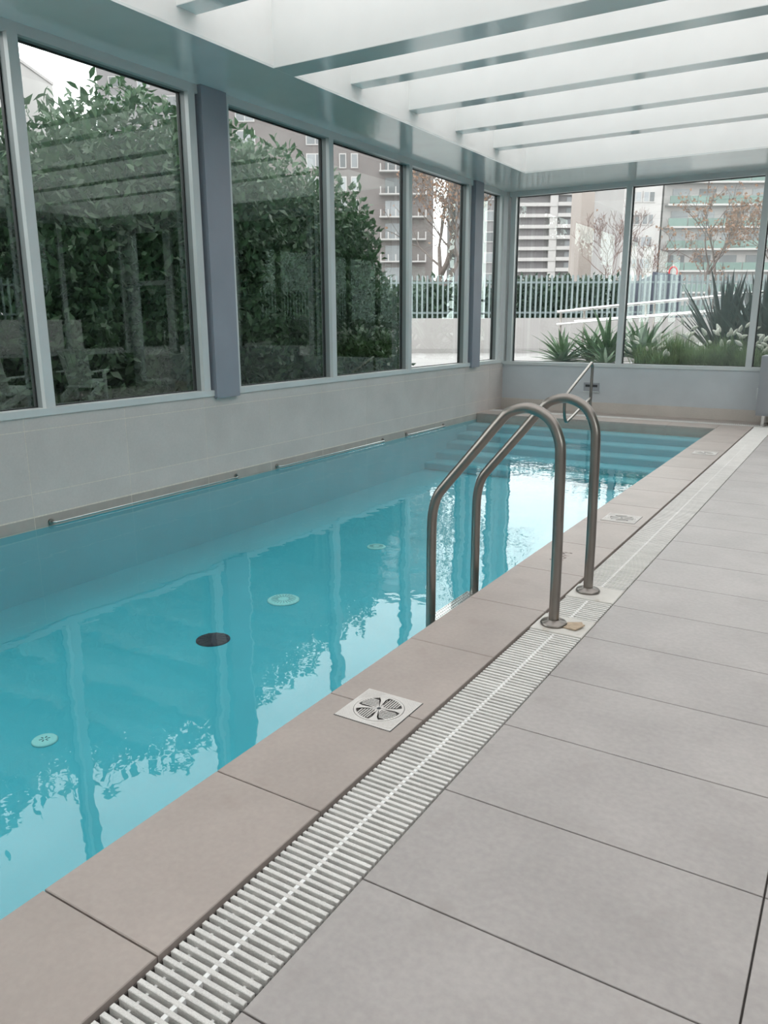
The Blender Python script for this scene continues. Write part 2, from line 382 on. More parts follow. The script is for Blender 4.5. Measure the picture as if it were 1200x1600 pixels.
# ------------------------------------------------------------------ skimmer lids
def lid(label, x, y, rot):
    t = thing('skimmer_lid', label, 'drain cover', (x, y, 0)); h = 0.127; R_ = 0.103
    n = 48; vo, vi = [], []
    for k in range(n):
        a = 2*PI*k/n; c, s_ = math.cos(a), math.sin(a); q = h/max(abs(c), abs(s_)); vo.append((c*q, s_*q)); vi.append((c*R_, s_*R_))
    mb = MB(); vs_ = [(a, b, 0.0) for a, b in vo]+[(a, b, 0.006) for a, b in vo]+[(a, b, 0.006) for a, b in vi]+[(a, b, 0.0) for a, b in vi]; fs_ = []
    for k in range(n):
        j = (k+1) % n; fs_ += [(k, j, j+n, k+n), (k+n, j+n, j+2*n, k+2*n), (k+2*n, j+2*n, j+3*n, k+3*n)]
    mb._add(vs_, fs_); pl = mb.build('frame_plate', 'lid', t)
    rb = MB()
    for sx, sy in ((1,1),(1,-1),(-1,1),(-1,-1)):      # fine anti-slip ribs in the corners
        for i in range(9):
            d = 0.108 + i*0.0125 + 0.035; e = min(2*h-d, 0.0) if False else None
            lo = max(d-h+0.004, 0.0); hi = min(h-0.004, d)
            a0, b0, a1, b1 = lo, d-lo, d-lo, lo
            if d-lo > h-0.003: a1 = h-0.004; b1 = d-a1; b0 = h-0.004; a0 = d-b0
            if a1-a0 < 0.006 or math.hypot((a0+a1)/2, (b0+b1)/2) < R_+0.003: continue
            c = Vector((sx*(a0+a1)/2, sy*(b0+b1)/2, 0.0065)); ax = Vector((sx*(a1-a0)/2*0.9, sy*(b1-b0)/2*0.9, 0))
            rb.obox(c, ax, Vector((-ax.y, ax.x, 0)).normalized()*0.0018, (0, 0, 0.001))
    if rb.v: tag(rb.build('anti_slip_rib', 'lid', pl), kind='stuff')
    MB().box(-h-0.003, h+0.003, -h-0.003, h+0.003, 0.0002, 0.0012).build('seating_gap', 'dark', t)
    MB().lathe([(R_-0.001, 0.0013), (R_-0.001, 0.0020)], n=48).build('recess', 'lid_dark', t)
    rg = MB(); N_ = 48; prof = [(R_-0.0025, 0.001), (R_-0.0025, 0.0075), (R_-0.0115, 0.0075), (R_-0.0115, 0.001)]
    vs_, fs_ = [], []
    for r, z in prof:
        for k in range(N_): a = 2*PI*k/N_; vs_.append((r*math.cos(a), r*math.sin(a), z))
    for i in range(3):
        for k in range(N_): j = (k+1) % N_; fs_.append((i*N_+k, i*N_+j, (i+1)*N_+j, (i+1)*N_+k))
    rg._add(vs_, fs_); rg.build('ring', 'lid', t)
    ri = R_-0.011
    pts = []                                             # one cross with four flaring arms
    for k in range(4):
        a = rot + k*PI/2; u = Vector((math.cos(a), math.sin(a))); w = Vector((-u.y, u.x))
        for d, hw in ((0.026, -0.010), (0.045, -0.0075), (0.068, -0.009), (ri, -0.021)): pts.append(u*d + w*hw)
        for d, hw in ((ri+0.004, 0.0), (ri, 0.021), (0.068, 0.009), (0.045, 0.0075), (0.026, 0.010)): pts.append(u*d + w*hw)
        pts.append((u+w).normalized()*0.019)
    mb = MB(); n = len(pts); vs_ = [(q.x, q.y, 0.0072) for q in pts]+[(q.x, q.y, 0.0012) for q in pts]+[(0, 0, 0.0072)]
    mb._add(vs_, [(2*n, i, (i+1) % n) for i in range(n)]+[((i+1) % n, i, i+n, (i+1) % n+n) for i in range(n)])
    mb.build('cross_insert', 'lid', t)
    for k in range(4):                                   # slats inside each lobe, direction alternating
        a = rot + k*PI/2 + PI/4; u = Vector((math.cos(a), math.sin(a))); d1 = Vector((1, 0)) if k % 2 else Vector((0, 1)); d2 = Vector((-d1.y, d1.x)); cen = u*0.055
        for i in range(-4, 5):
            off = i*0.0105; hl = math.sqrt(max(0.0, 0.040**2 - off**2))
            if hl < 0.008: continue
            c = cen + d2*off
            if (c.length + 0.0) > ri: continue
            MB().obox((c.x, c.y, 0.0042), (d1.x*hl, d1.y*hl, 0), (d2.x*0.0024, d2.y*0.0024, 0), (0, 0, 0.0018)).build('slat', 'lid', t)
    MB().lathe([(0.0085, 0.006), (0.0085, 0.0080)], n=16).build('key_hole', 'dark', t)
    t.scale = (1, 1, 0.5)
lid('white square skimmer lid with a round cross insert, in the nearest coping tiles', -1.49, 2.385, math.radians(17))
lid('white square skimmer lid set in the coping beyond the ladder', -1.487, 5.96, math.radians(62))
lid('faint square skimmer lid farthest away near the pool steps', -1.482, 9.52, math.radians(30))

# worn depth marking on the coping
cu = bpy.data.curves.new('depth_mark', 'FONT'); cu.body = '20M'; cu.size = 0.125; cu.extrude = 0.0002; cu.space_character = 1.1
tmp = bpy.data.objects.new('tmp', cu); COL.objects.link(tmp); bpy.context.view_layer.update()
me = bpy.data.meshes.new_from_object(tmp); bpy.data.objects.remove(tmp); me.materials.clear(); me.materials.append(MT['print'])
o = put('depth_mark', me, floor, (-1.515, 4.63, 0.0006), (0, 0, PI/2)); o['label'] = 'worn black lettering stencilled on the coping'

# ------------------------------------------------------------------ ladder
lad = thing('pool_ladder', 'brushed steel pool ladder with two arched handrails', 'ladder', (-1.2, 3.598, 0))
def smooth(pts, n=6):
    P_ = [Vector(p) for p in pts]; out = []
    for i in range(len(P_)-1):
        p0, p1, p2, p3 = P_[max(i-1,0)], P_[i], P_[i+1], P_[min(i+2, len(P_)-1)]
        for k in range(n):
            t = k/n; out.append(0.5*((2*p1)+(-p0+p2)*t+(2*p0-5*p1+4*p2-p3)*t*t+(-p0+3*p1-3*p2+p3)*t**3))
    return out+[P_[-1]]
prof = [(-0.0,0,0.003),(0.0,0,0.3),(-0.004,0,0.6),(-0.008,0,0.85),(-0.022,0,0.95),(-0.075,0,1.04),(-0.175,0,1.085),(-0.275,0,1.062),(-0.335,0,1.005),(-0.42,0,0.902),(-0.535,0,0.764),(-0.63,0,0.65),(-0.675,0,0.585),(-0.70,0,0.49),(-0.705,0,0.36),(-0.705,0,0.1),(-0.705,0,-0.3),(-0.705,0,-0.60)]
rail_me = MB().tube(smooth(prof), 0.0265, 18).mesh('handrail', 'steel')
fl_me = MB().lathe([(0.066, 0.0), (0.068, 0.008), (0.062, 0.016), (0.034, 0.021), (0.030, 0.026)], n=32).mesh('foot_flange', 'steel')
for y in (0, 0.57):
    put('handrail', rail_me, lad, (0, y, 0)); put('foot_flange', fl_me, lad, (0, y, 0.002))
for z in (-0.125, -0.36, -0.585):
    st = MB().bbox(-0.745, -0.655, 0.02, 0.55, z-0.03, z, 0.004).build('tread', 'chrome', lad)
    gp = MB()
    for a in range(4):
        for b in range(22): gp.lathe([(0.006, 0), (0.004, 0.003)], (-0.732+a*0.021, 0.045+b*0.0228, z), 6)
    tag(gp.build('grip_stud', 'steel', st), kind='stuff')
cd = MB(); pts = [(0.0,-0.03),(0.075,-0.055),(0.11,0.01),(0.098,0.02),(0.09,0.05),(0.0,0.03)]
cd.prism(pts, 0, 0.006); cd.v = [(x, y, z+0.012*max(0, x-0.03)/0.1) for x, y, z in cd.v]
tag(put('cardboard_scrap', cd.mesh('cardboard_scrap', 'card'), None, (-1.155, 3.60, 0.0025), (0, 0, 0.15)), 'torn scrap of tan cardboard tucked beside the near ladder foot', 'cardboard')

# stair handrail at the far end
hr = thing('stair_handrail', 'looped steel handrail standing at the pool steps', 'handrail', (-3.6, 12.0, 0))
pp = [(0,0,0.001),(0,0,0.4),(0,0,0.72),(0,-0.01,0.82),(0,-0.05,0.862),(0,-0.10,0.848),(0,-0.3,0.775),(0,-0.7,0.635),(0,-1.08,0.50),(0,-1.19,0.445),(0,-1.225,0.36),(0,-1.215,0.22),(0,-1.17,0.12),(0,-1.10,0.078),(0,-1.02,0.09),(0,-0.85,0.125),(0,-0.4,0.235),(0,-0.02,0.325)]
MB().tube(smooth(pp), 0.0215, 14).build('loop_rail', 'steel', hr)
MB().lathe([(0.055, 0), (0.055, 0.01), (0.03, 0.02)], n=24).build('foot_flange', 'steel', hr)

# ------------------------------------------------------------------ walls
wl = struct(MB().box(XL-0.24, XL-0.0012, YN-0.2, YF+0.2, -0.9, SILL-0.002).build('wall_left', 'joint_pale'), 'low grey tiled wall along the left side of the pool', 'wall')
def wtile(y0, y1, z0, z1, m='walltile'):
    w, h = round(y1-y0, 4), round(z1-z0, 4); k = ('w', w, h, m)
    if k not in tm: tm[k] = MB().box(-0.012, 0, -w/2+0.0026, w/2-0.0026, -h/2+0.0026, h/2-0.0026).mesh('tile', m)
    put('tile', tm[k], wl, (XL, (y0+y1)/2, (z0+z1)/2))
wy = [YN] + [3.622+0.969*k for k in range(-5, 10)] + [YF]; wy = [y for y in wy if YN <= y <= YF]
for j in range(len(wy)-1):
    for z0, z1 in ((0.004, 0.185), (0.185, 0.681), (0.681, SILL-0.002)): wtile(wy[j], wy[j+1], z0, z1)
    wtile(wy[j], wy[j+1], -0.098, -0.002, 'pooltile')
wf = struct(MB().box(XL, 2.40, YF, YF+0.24, -0.9, 0.752).build('wall_far', 'plaster'), 'low grey plastered wall under the end windows', 'wall')
MB().box(3.60, XR+0.2, YF, YF+0.24, -0.9, SOF).build('door_pier', 'plaster', wf)
sk = MB().bbox(XL, 2.40, YF-0.012, YF, 0.0, 0.173, 0.003).build('baseboard_far', 'skirt'); struct(sk, 'beige tile skirting along the end wall', 'baseboard')
wr = struct(MB().box(XR, XR+0.24, YN-0.2, YF, -0.9, SILL-0.002).build('wall_right', 'panel'), 'low dark slate wall under the right-hand windows', 'wall')
wb = struct(MB().box(XL-0.24, XR+0.24, YN-0.24, YN, -0.9, SOF+0.7).build('wall_back', 'white'), 'white wall behind the near end of the pool', 'wall')

# ------------------------------------------------------------------ ceiling
ceil = sroot('ceiling', 'white coffered skylight ceiling with grey glossy soffits', 'ceiling')
SX0, SX1, SY0, SY1, SKY = -4.58, 2.85, -1.1, 11.41, 4.12
for x0, x1, y0, y1 in ((XL-0.24, SX0, YN, YF+0.24), (SX1, XR+0.24, YN, YF+0.24), (SX0, SX1, SY1, YF+0.24), (SX0, SX1, YN, SY0)):
    MB().box(x0, x1, y0, y1, SOF, SOF+0.02).build('soffit', 'soffit', ceil)
for x0, x1, y0, y1 in ((XL-0.24, SX0, YN, YF+0.24), (SX1, XR+0.24, YN, YF+0.24), (SX0, SX1, SY1, YF+0.24), (SX0, SX1, YN, SY0)):
    MB().box(x0, x1, y0, y1, SOF+0.02, 4.30).build('roof_upstand', 'white', ceil)
def beam(yc, w, z0):
    o_ = MB().box(SX0, SX1, yc-w/2, yc+w/2, z0+0.006, SKY).build('beam', 'white', ceil)
    MB().box(SX0, SX1, yc-w/2, yc+w/2, z0, z0+0.006).build('beam_underside', 'soffit', o_)
for k in range(-5, 5):
    yc = 5.845 + 1.13*k
    if k in (-5, 0): beam(yc, 0.28, SOF+0.001)
    else: beam(yc, 0.20, 3.715)
for k in range(-6, 5):
    y0, y1 = 5.845+1.13*k, 5.845+1.13*(k+1); y0 = max(y0, SY0); y1 = min(y1, SY1)
    if y1-y0 > 0.1: MB().box(SX0, SX1, y0+0.002, y1-0.002, SKY+0.001, SKY+0.013).build('skylight_pane', 'rglass', ceil)

# ------------------------------------------------------------------ windows
MW, FD = 0.085, 0.15
def window(name, label, axis, face, sgn, stops, sill, head, a0, a1, jambs=()):
    """axis 'y': glazing along y at x=face, sgn = outward sign; stops = mullion centres"""
    r = sroot(name, label, 'window')
    def bx(u0, u1, d0, d1, z0, z1, nm, m):
        lo, hi = sorted((face+sgn*d0, face+sgn*d1))
        mb = MB()
        if axis == 'y': mb.box(lo, hi, u0, u1, z0, z1)
        else: mb.box(u0, u1, lo, hi, z0, z1)
        return mb.build(nm, m, r)
    bx(a0, a1, -0.012, FD, sill, sill+0.055, 'sill_frame', 'frame')
    hf = bx(a0, a1, 0.0, 0.05, head-0.075, head, 'head_frame', 'frame'); bx(a0, a1, 0.05, FD, head-0.075, head, 'shaded_rear', 'shaded_rear')  # rear of the head frame carries painted underside shade
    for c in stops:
        bx(c-MW/2, c+MW/2, 0.0, 0.045, sill+0.055, head-0.075, 'mullion', 'frame'); bx(c-MW/2, c+MW/2, 0.045, FD, sill+0.055, head-0.075, 'shaded_rear', 'shaded_rear')  # rear of each mullion in the darker colour, painted side shade
    st = sorted(stops)
    for c0, c1 in zip(st[:-1], st[1:]):
        if any(c0 < j < c1 for j in jambs): 
            pass
        p_ = bx(c0+MW/2, c1-MW/2, FD-0.035, FD-0.023, sill+0.055, head-0.075, 'pane', 'glass')
        g_ = MB()
        for u0, u1, z0, z1 in ((c0+MW/2, c0+MW/2+0.012, sill+0.055, head-0.075), (c1-MW/2-0.012, c1-MW/2, sill+0.055, head-0.075), (c0+MW/2, c1-MW/2, sill+0.055, sill+0.063), (c0+MW/2, c1-MW/2, head-0.083, head-0.075)):
            lo, hi = sorted((face+sgn*(FD-0.045), face+sgn*(FD-0.015)))
            if axis == 'y': g_.box(lo, hi, u0, u1, z0, z1)
            else: g_.box(u0, u1, lo, hi, z0, z1)
        g_.build('gasket', 'gasket', r)
    return r
left_st = [-1.6, 0.23, 2.05, 3.875, 5.62, 6.06, 7.785, 9.605, 11.43, 11.87, 12.70]
w1 = window('window_1', 'long row of tall grey-framed windows above the left wall', 'y', XL, -1, left_st, SILL, SOF, YN, YF)
far_st = [-5.36, -3.46, -1.52, 0.42, 2.36]
w2 = window('window_2', 'row of tall grey-framed windows across the end wall', 'x', YF, 1, far_st, 0.752, SOF, XL, 2.40)
w3 = window('window_3', 'row of tall grey-framed windows along the right side', 'y', XR, 1, [-1.6, 0.23, 2.05, 3.875, 5.70, 7.53, 9.36, 11.19, 12.80], SILL, SOF, YN, YF)
d1 = sroot('door_1', 'glazed door at the right end of the end wall', 'door')
for x0, x1 in ((2.40, 2.50), (3.50, 3.60)): MB().box(x0, x1, YF, YF+0.12, 0.0, SOF).build('stile', 'frame', d1)
for z0, z1 in ((0.02, 0.14), (2.3, 2.4), (3.45, SOF)): MB().box(2.5, 3.5, YF+0.01, YF+0.11, z0, z1).build('rail', 'frame', d1)
MB().box(2.5, 3.5, YF+0.05, YF+0.062, 0.14, 2.3).build('pane', 'glass', d1); MB().box(2.5, 3.5, YF+0.05, YF+0.062, 2.4, 3.45).build('pane', 'glass', d1)
MB().tube([(2.58, YF-0.05, 0.9), (2.58, YF-0.05, 1.3)], 0.012, 10).build('handle', 'chrome', d1)
# structural columns and corner post
for i, (x0, x1, y0, y1, lab) in enumerate(((XL-0.19, XL+0.045, 5.70, 6.03, 'wide blue-grey column between the first two big left panes'), (XL-0.19, XL+0.045, 11.54, 11.83, 'slim blue-grey column near the far left corner'))):
    c = struct(MB().bbox(x0, x1, y0, y1, SILL-0.02, SOF-0.001, 0.002).build('trim_%d' % (i+1), 'column'), lab, 'column')
struct(MB().box(XL-0.2, XL+0.03, YF-0.06, YF+0.2, SILL-0.02, SOF-0.001).build('trim_3', 'frame'), 'grey corner post where the two rows of windows meet', 'post')

# ------------------------------------------------------------------ indoor fittings
pl = thing('wall_plate', 'small grey plate with a dark slot on the end wall', 'wall plate', (-3.865, YF, 0.42))
MB().box(-0.13, 0.13, -0.012, 0, -0.07, 0.07).build('plate', 'cabinet', pl)
MB().box(-0.10, 0.10, -0.016, -0.011, 0.0, 0.04).build('slot', 'dark', pl)
MB().box(-0.135, 0.135, -0.02, 0, -0.085, -0.07).build('lip', 'frame', pl)
cb = thing('cabinet', 'grey equipment cabinet on short legs at the right of the end wall', 'cabinet', (-1.30, 12.40, 0))
MB().bbox(0, 1.5, 0, 0.40, 0.15, 1.0, 0.01).build('body', 'cabinet', cb)
for x in (0.10, 1.40):
    for y in (0.06, 0.34):
        MB().box(x-0.02, x+0.02, y-0.02, y+0.02, 0.0, 0.15).build('leg', 'chrome', cb)
MB().box(-0.02, 0, 0.04, 0.20, 0.38, 0.53).build('side_handle', 'frame', cb)
for x0 in (0.03, 0.77): MB().box(x0, x0+0.70, -0.012, 0, 0.18, 0.97).build('door', 'cabinet', cb)

def adirondack(label, x, y, rz):
    t = thing('garden_armchair', label, 'chair', (x, y, 0), rz, 'garden armchairs indoors')
    for i in range(5):
        h = 0.90+0.05*math.cos((i-2)*0.7); xx = (i-2)*0.105
        MB().obox((xx*1.0, 0.33, 0.30+h/2-0.12), (0.047, 0, 0), (0, 0.011, 0.003), (xx*0.12, 0.13, (h-0.25)/2)).build('back_slat', 'chair', t)
    for i in range(5): MB().obox((0, -0.27+i*0.115, 0.37-i*0.024), (0.27, 0, 0), (0, 0.05, -0.01), (0, 0.002, 0.011)).build('seat_slat', 'chair', t)
    for s in (-1, 1):
        MB().bbox(s*0.33-0.06, s*0.33+0.06, -0.36, 0.36, 0.555, 0.58, 0.005).build('armrest', 'chair', t)
        MB().box(s*0.30-0.02, s*0.30+0.02, -0.33, -0.22, 0.0, 0.555).build('leg', 'chair', t)
        MB().obox((s*0.27, 0.10, 0.20), (0.015, 0, 0), (0, 0.42, -0.14), (0, 0.02, 0.06)).build('leg', 'chair', t)
    MB().box(-0.28, 0.28, 0.22, 0.25, 0.50, 0.555).build('back_rail', 'chair', t)
adirondack('pale slatted garden armchair reflected beside the first mullion', 1.95, 10.1, math.radians(150))
adirondack('pale slatted garden armchair reflected at the left picture edge', 1.75, 8.3, math.radians(160))
tb = thing('side_table', 'low dark table reflected between the two garden armchairs', 'table', (2.15, 9.2, 0))
MB().bbox(-0.25, 0.25, -0.3, 0.3, 0.40, 0.43, 0.004).build('table_top', 'dark', tb)
for sx in (-1, 1):
    for sy in (-1, 1): MB().box(sx*0.22-0.018, sx*0.22+0.018, sy*0.27-0.018, sy*0.27+0.018, 0, 0.40).build('leg', 'dark', tb)

# ================================================================== outdoors
GZ = 0.62
gr = MB()
for x0, x1, y0, y1 in ((-320, XL-0.26, -320, 320), (XL-0.26, 2.3, YF+0.26, 320), (2.3, 320, 16.5, 320), (5.6, 320, YF+0.26, 16.5), (XR+0.26, 320, -320, YF+0.26), (XL-0.26, XR+0.26, -320, YN-0.26)):
    gr.box(x0, x1, y0, y1, GZ-1.2, GZ)
struct(gr.build('ground', 'terrace'), 'pale concrete terrace around the pool house', 'ground')
struct(MB().box(2.3, 5.6, YF+0.24, 16.5, -0.5, -0.02).build('landing', 'terrace'), 'sunken pale landing outside the glazed door', 'ground')
E1 = Vector((0.85231, 0.52304, 0)); E2 = Vector((-0.52304, 0.85231, 0)); SR = math.atan2(E1.y, E1.x)
def ext(t, s, z=0.0): v = E1*t + E2*s; return Vector((v.x, v.y, z))

# boundary wall and paling fence (street side)
FS = 22.0
bw = thing('boundary_wall', 'low white rendered wall under the pale fence across the terrace', 'wall', ext(0, FS, GZ), SR)
MB().box(-16, 18, 0, 0.30, 0.0, 0.94).build('body', 'parapet', bw)
MB().box(-16, 18, -0.02, 0.0, 0.0, 0.12).build('plinth', 'band', bw)
fe = thing('paling_fence', 'pale blue-grey fence of upright palings on the white boundary wall', 'fence', ext(0, FS+0.15, GZ+0.94), SR)
pal = MB().box(-0.023, 0.023, -0.03, 0.03, 0.0, 1.13).mesh('paling', 'paling')
for k in range(118): put('paling', pal, fe, (-3.9+0.142*k, 0, 0))
for z in (0.12, 0.92): MB().box(-3.98, 12.8, 0.03, 0.05, z, z+0.05).build('rail', 'paling', fe)
# same wall and fence on the garden side to the right
bw2 = thing('boundary_wall', 'low white rendered wall outside the right-hand windows', 'wall', (9.5, 0, GZ))
MB().box(0, 0.3, -6, 16, 0, 0.94).build('body', 'parapet', bw2); MB().box(-0.02, 0, -6, 16, 0, 0.12).build('plinth', 'band', bw2)
fe2 = thing('paling_fence', 'pale fence of upright palings outside the right-hand windows', 'fence', (9.65, 0, GZ+0.94), PI/2)
for k in range(100): put('paling', pal, fe2, (-5+0.2*k, 0, 0))
for z in (0.12, 0.92): MB().box(-5.1, 15, 0.03, 0.05, z, z+0.05).build('rail', 'paling', fe2)

# slate-blue screen and road sign behind the fence
sc_ = thing('privacy_screen', 'slate blue fabric screen standing behind the fence', 'screen', ext(0, 22.9, GZ), SR)
mb = MB(); pts = [(7.62, 2.20), (8.42, 2.10), (8.47, 0.6), (7.60, 0.6)]
mb._add([(x, 0, z) for x, z in pts]+[(x, 0.04, z) for x, z in pts], [(3,2,1,0),(4,5,6,7),(0,1,5,4),(1,2,6,5),(2,3,7,6),(3,0,4,7)]); mb.build('cloth_panel', 'screen', sc_)
mb = MB(); pts = [(6.95, 1.85), (7.60, 2.10), (7.60, 0.6), (6.95, 0.6)]
mb._add([(x, 0.02, z) for x, z in pts]+[(x, 0.05, z) for x, z in pts], [(3,2,1,0),(4,5,6,7),(0,1,5,4),(1,2,6,5),(2,3,7,6),(3,0,4,7)]); mb.build('cloth_panel', 'screen', sc_)
for x in (7.0, 7.61, 8.45): MB().box(x-0.03, x+0.03, 0.045, 0.09, 0, 2.1).build('post', 'band', sc_)
sg = thing('road_sign', 'small red-rimmed round road sign above the fence', 'sign', ext(10.9, 30.5, GZ), SR)
MB().tube([(0, 0.03, 0), (0, 0.03, 2.9)], 0.03, 8).build('post', 'band', sg)
rg = MB(); rg.tube([(0.15*math.cos(a), 0, 2.62+0.19*math.sin(a)) for a in [2*PI*i/24 for i in range(25)]], 0.028, 6, False); rg.build('rim', 'red', sg)
dk = MB(); dk.tube([(0, 0.0, 2.62), (0, 0.02, 2.62)], 0.14, 20); dk.build('face', 'b_white', sg)

# ramp with two steel handrails
rp = thing('ramp', 'white concrete access ramp rising behind the planting', 'ramp', ext(0, 17.05, GZ), SR)
mb = MB(); pts = [(3.8, 0.0), (9.4, 0.0), (9.4, 0.55), (3.8, 0.08)]
mb._add([(x, 0.1, z) for x, z in pts]+[(x, 1.2, z) for x, z in pts], [(0,1,2,3),(7,6,5,4),(1,0,4,5),(2,1,5,6),(3,2,6,7),(0,3,7,4)]); mb.build('slope', 'parapet', rp)
for lab, s_, t0, posts in (('stainless double handrail on the near side of the ramp', 17.0, 3.68, (3.78, 5.58, 7.4)), ('stainless double handrail on the far side of the ramp', 18.3, 4.36, (4.6, 6.2, 7.9))):
    t = thing('ramp_handrail', lab, 'handrail', ext(0, s_, GZ), SR)
    zt = lambda x: 1.05 + (x-3.68)*0.0895
    t1 = 8.6
    MB().tube([(t0, 0, zt(t0)), (t1, 0, zt(t1))], 0.03, 10).build('rail', 'chrome', t)
    MB().tube([(t0, 0, zt(t0)-0.26), (t1, 0, zt(t1)-0.33)], 0.026, 10).build('rail', 'chrome', t)
    for x in posts: MB().tube([(x, 0.05, 0), (x, 0.05, zt(x)-0.03)], 0.025, 8).build('post', 'steel', t)

# ------------------------------------------------------------------ vegetation
def leaf_cloud(name, pts, size, m, parent, up_bias=0.0, wr_=0.42):
    """one mesh of folded, pointed leaves at pts"""
    n = len(pts); P_ = np.asarray(pts)
    d = rng.normal(size=(n, 3)); d[:, 2] += up_bias; d /= np.linalg.norm(d, axis=1)[:, None]
    q = rng.normal(size=(n, 3)); s = np.cross(d, q); s /= np.linalg.norm(s, axis=1)[:, None]; nn = np.cross(s, d)
    L_ = (size*(0.65+0.7*rng.random(n)))[:, None]; w = L_*wr_*0.5
    v = np.stack([P_, P_+d*L_*0.45-s*w+nn*w*0.35, P_+d*L_*0.5, P_+d*L_*0.45+s*w+nn*w*0.35, P_+d*L_-nn*L_*0.12], 1).reshape(-1, 3)
    b = (np.arange(n)*5)[:, None]
    f = np.concatenate([b+np.array([[0,2,1]]), b+np.array([[0,3,2]]), b+np.array([[1,2,4]]), b+np.array([[2,3,4]])], 1).reshape(-1, 3)
    me = bpy.data.meshes.new(name); me.vertices.add(len(v)); me.vertices.foreach_set('co', v.ravel())
    me.loops.add(f.size); me.loops.foreach_set('vertex_index', f.ravel().astype(np.int32))
    me.polygons.add(len(f)); me.polygons.foreach_set('loop_start', np.arange(0, f.size, 3, dtype=np.int32)); me.polygons.foreach_set('loop_total', np.full(len(f), 3, dtype=np.int32))
    me.materials.append(MT[m]); me.update(calc_edges=True); me.validate()
    return tag(put(name, me, parent), kind='stuff')
def blob_pts(n, lobes):
    """points in the outer shell of a union of ellipsoids (cx,cy,cz,rx,ry,rz)"""
    out = []; vol = np.array([l[3]*l[4]*l[5] for l in lobes])**0.67; cnt = (n*vol/vol.sum()).astype(int)
    for l, c in zip(lobes, cnt):
        d = rng.normal(size=(c, 3)); d /= np.linalg.norm(d, axis=1)[:, None]; r = (0.35+0.7*rng.random(c)**0.6)[:, None]
        out.append(np.array(l[:3])+d*r*np.array(l[3:]))
    return np.concatenate(out)
lv = MB(); lw = 0.028; ll = 0.135
lv._add([(0,0,0),(-lw,0.06,0.01),(0,0.065,0),(lw,0.06,0.01),(-lw*0.7,0.10,0.006),(0,0.10,-0.002),(lw*0.7,0.10,0.006),(0,ll,-0.012)],
        [(0,2,1),(0,3,2),(1,2,5,4),(2,3,6,5),(4,5,7),(5,6,7)]); big_leaf = lv.mesh('leaf', 'leaf')
def shrub(name, label, x, y, h, rx, ry, n, size, m='leaf', parts=0, z0=GZ, lean=0.0, group='tall shrubs beyond the left windows'):
    t = thing(name, label, 'shrub', (x, y, z0), 0, group); H = h-z0
    lobes = [(0, 0, H*0.42, rx, ry, H*0.42), (lean, 0.1, H*0.66, rx*0.95, ry*0.9, H*0.34), (-0.15, -ry*0.45, H*0.55, rx*0.7, ry*0.6, H*0.36),
             (0.1, ry*0.5, H*0.52, rx*0.75, ry*0.6, H*0.35), (0.15, 0, H*0.2, rx*0.9, ry*1.0, H*0.24), (0.2, 0.1, H*0.09, rx*0.9, ry*1.0, H*0.14)]
    leaf_cloud('foliage', blob_pts(int(n*3.6) if m == 'leaf' else int(n*2.6), lobes), size*(0.92 if m == 'leaf' else 1.15), m, t, 0.5, 0.5)
    st = MB()
    for k in range(4):
        a = k*1.7; st.tube([(0.08*math.cos(a), 0.08*math.sin(a), 0), (0.2*math.cos(a), 0.25*math.sin(a), H*0.35), (0.35*rx*math.cos(a), 0.5*ry*math.sin(a), H*0.8)], [0.04, 0.03, 0.012], 6)
    st.build('stem', 'bark', t)
    for k in range(parts):                                     # single leaves standing up along the top edge
        u = random.uniform(-1, 1); v = random.uniform(-0.6, 1.0)
        zz = H*0.66 + H*0.33*math.sqrt(max(0, 1-0.8*u*u-0.25*v*v))
        put('leaf', big_leaf, t, (rx*0.7*v+lean, ry*0.9*u, zz+random.uniform(-0.1, 0.12)), (random.uniform(0.3, 1.5), random.uniform(-0.5, 0.5), random.uniform(0, 6.28)), (1.15,)*3)
    return t
shrub('laurel_shrub', 'broad-leaved green shrub filling the narrow leftmost pane', -7.3, 3.4, 3.5, 0.9, 1.1, 3800, 0.13, parts=25)
shrub('laurel_shrub', 'broad-leaved green shrub behind the second pane, beside its left mullion', -7.3, 5.1, 3.5, 0.9, 1.15, 5200, 0.13, parts=55)
shrub('laurel_shrub', 'tallest broad-leaved green shrub in the middle of the second pane', -7.4, 6.5, 4.0, 0.9, 1.0, 5200, 0.13, parts=70)
shrub('laurel_shrub', 'broad-leaved green shrub half hidden by the wide blue-grey column', -7.4, 7.75, 3.95, 0.9, 1.0, 5200, 0.13, parts=40)
shrub('laurel_shrub', 'bright leafy shrub behind the pane right of the wide column', -7.5, 9.0, 3.85, 0.9, 1.0, 5200, 0.12, parts=40)
shrub('laurel_shrub', 'leafy shrub behind the third mullion from the left', -7.4, 10.2, 3.6, 0.9, 0.85, 4600, 0.12, parts=30)
shrub('laurel_shrub', 'rounded leafy shrub ending the row near the dark posts', -7.3, 11.0, 2.3, 0.75, 0.7, 3600, 0.11, parts=30)
for i, (y, h) in enumerate(((1.0, 8.4), (5.0, 9.0), (9.0, 8.6), (13.0, 8.8), (17.0, 8.6), (21.0, 9.4), (25.0, 9.6), (29.0, 10.0))):
    shrub('evergreen_tree', ['dense dark evergreen outside the right windows, nearest the camera', 'dense dark evergreen outside the right windows, second along', 'dense dark evergreen outside the right windows, third along', 'dense dark evergreen outside the right windows, fourth along', 'dense dark evergreen outside the right windows, fifth along', 'dense dark evergreen outside the right windows, sixth along', 'dense dark evergreen outside the right windows, seventh along', 'dense dark evergreen outside the right windows, farthest along'][i],
          12.6, y, h, 2.0, 2.3, 4200, 0.42, 'leaf_dk', group='evergreens beyond the right windows')
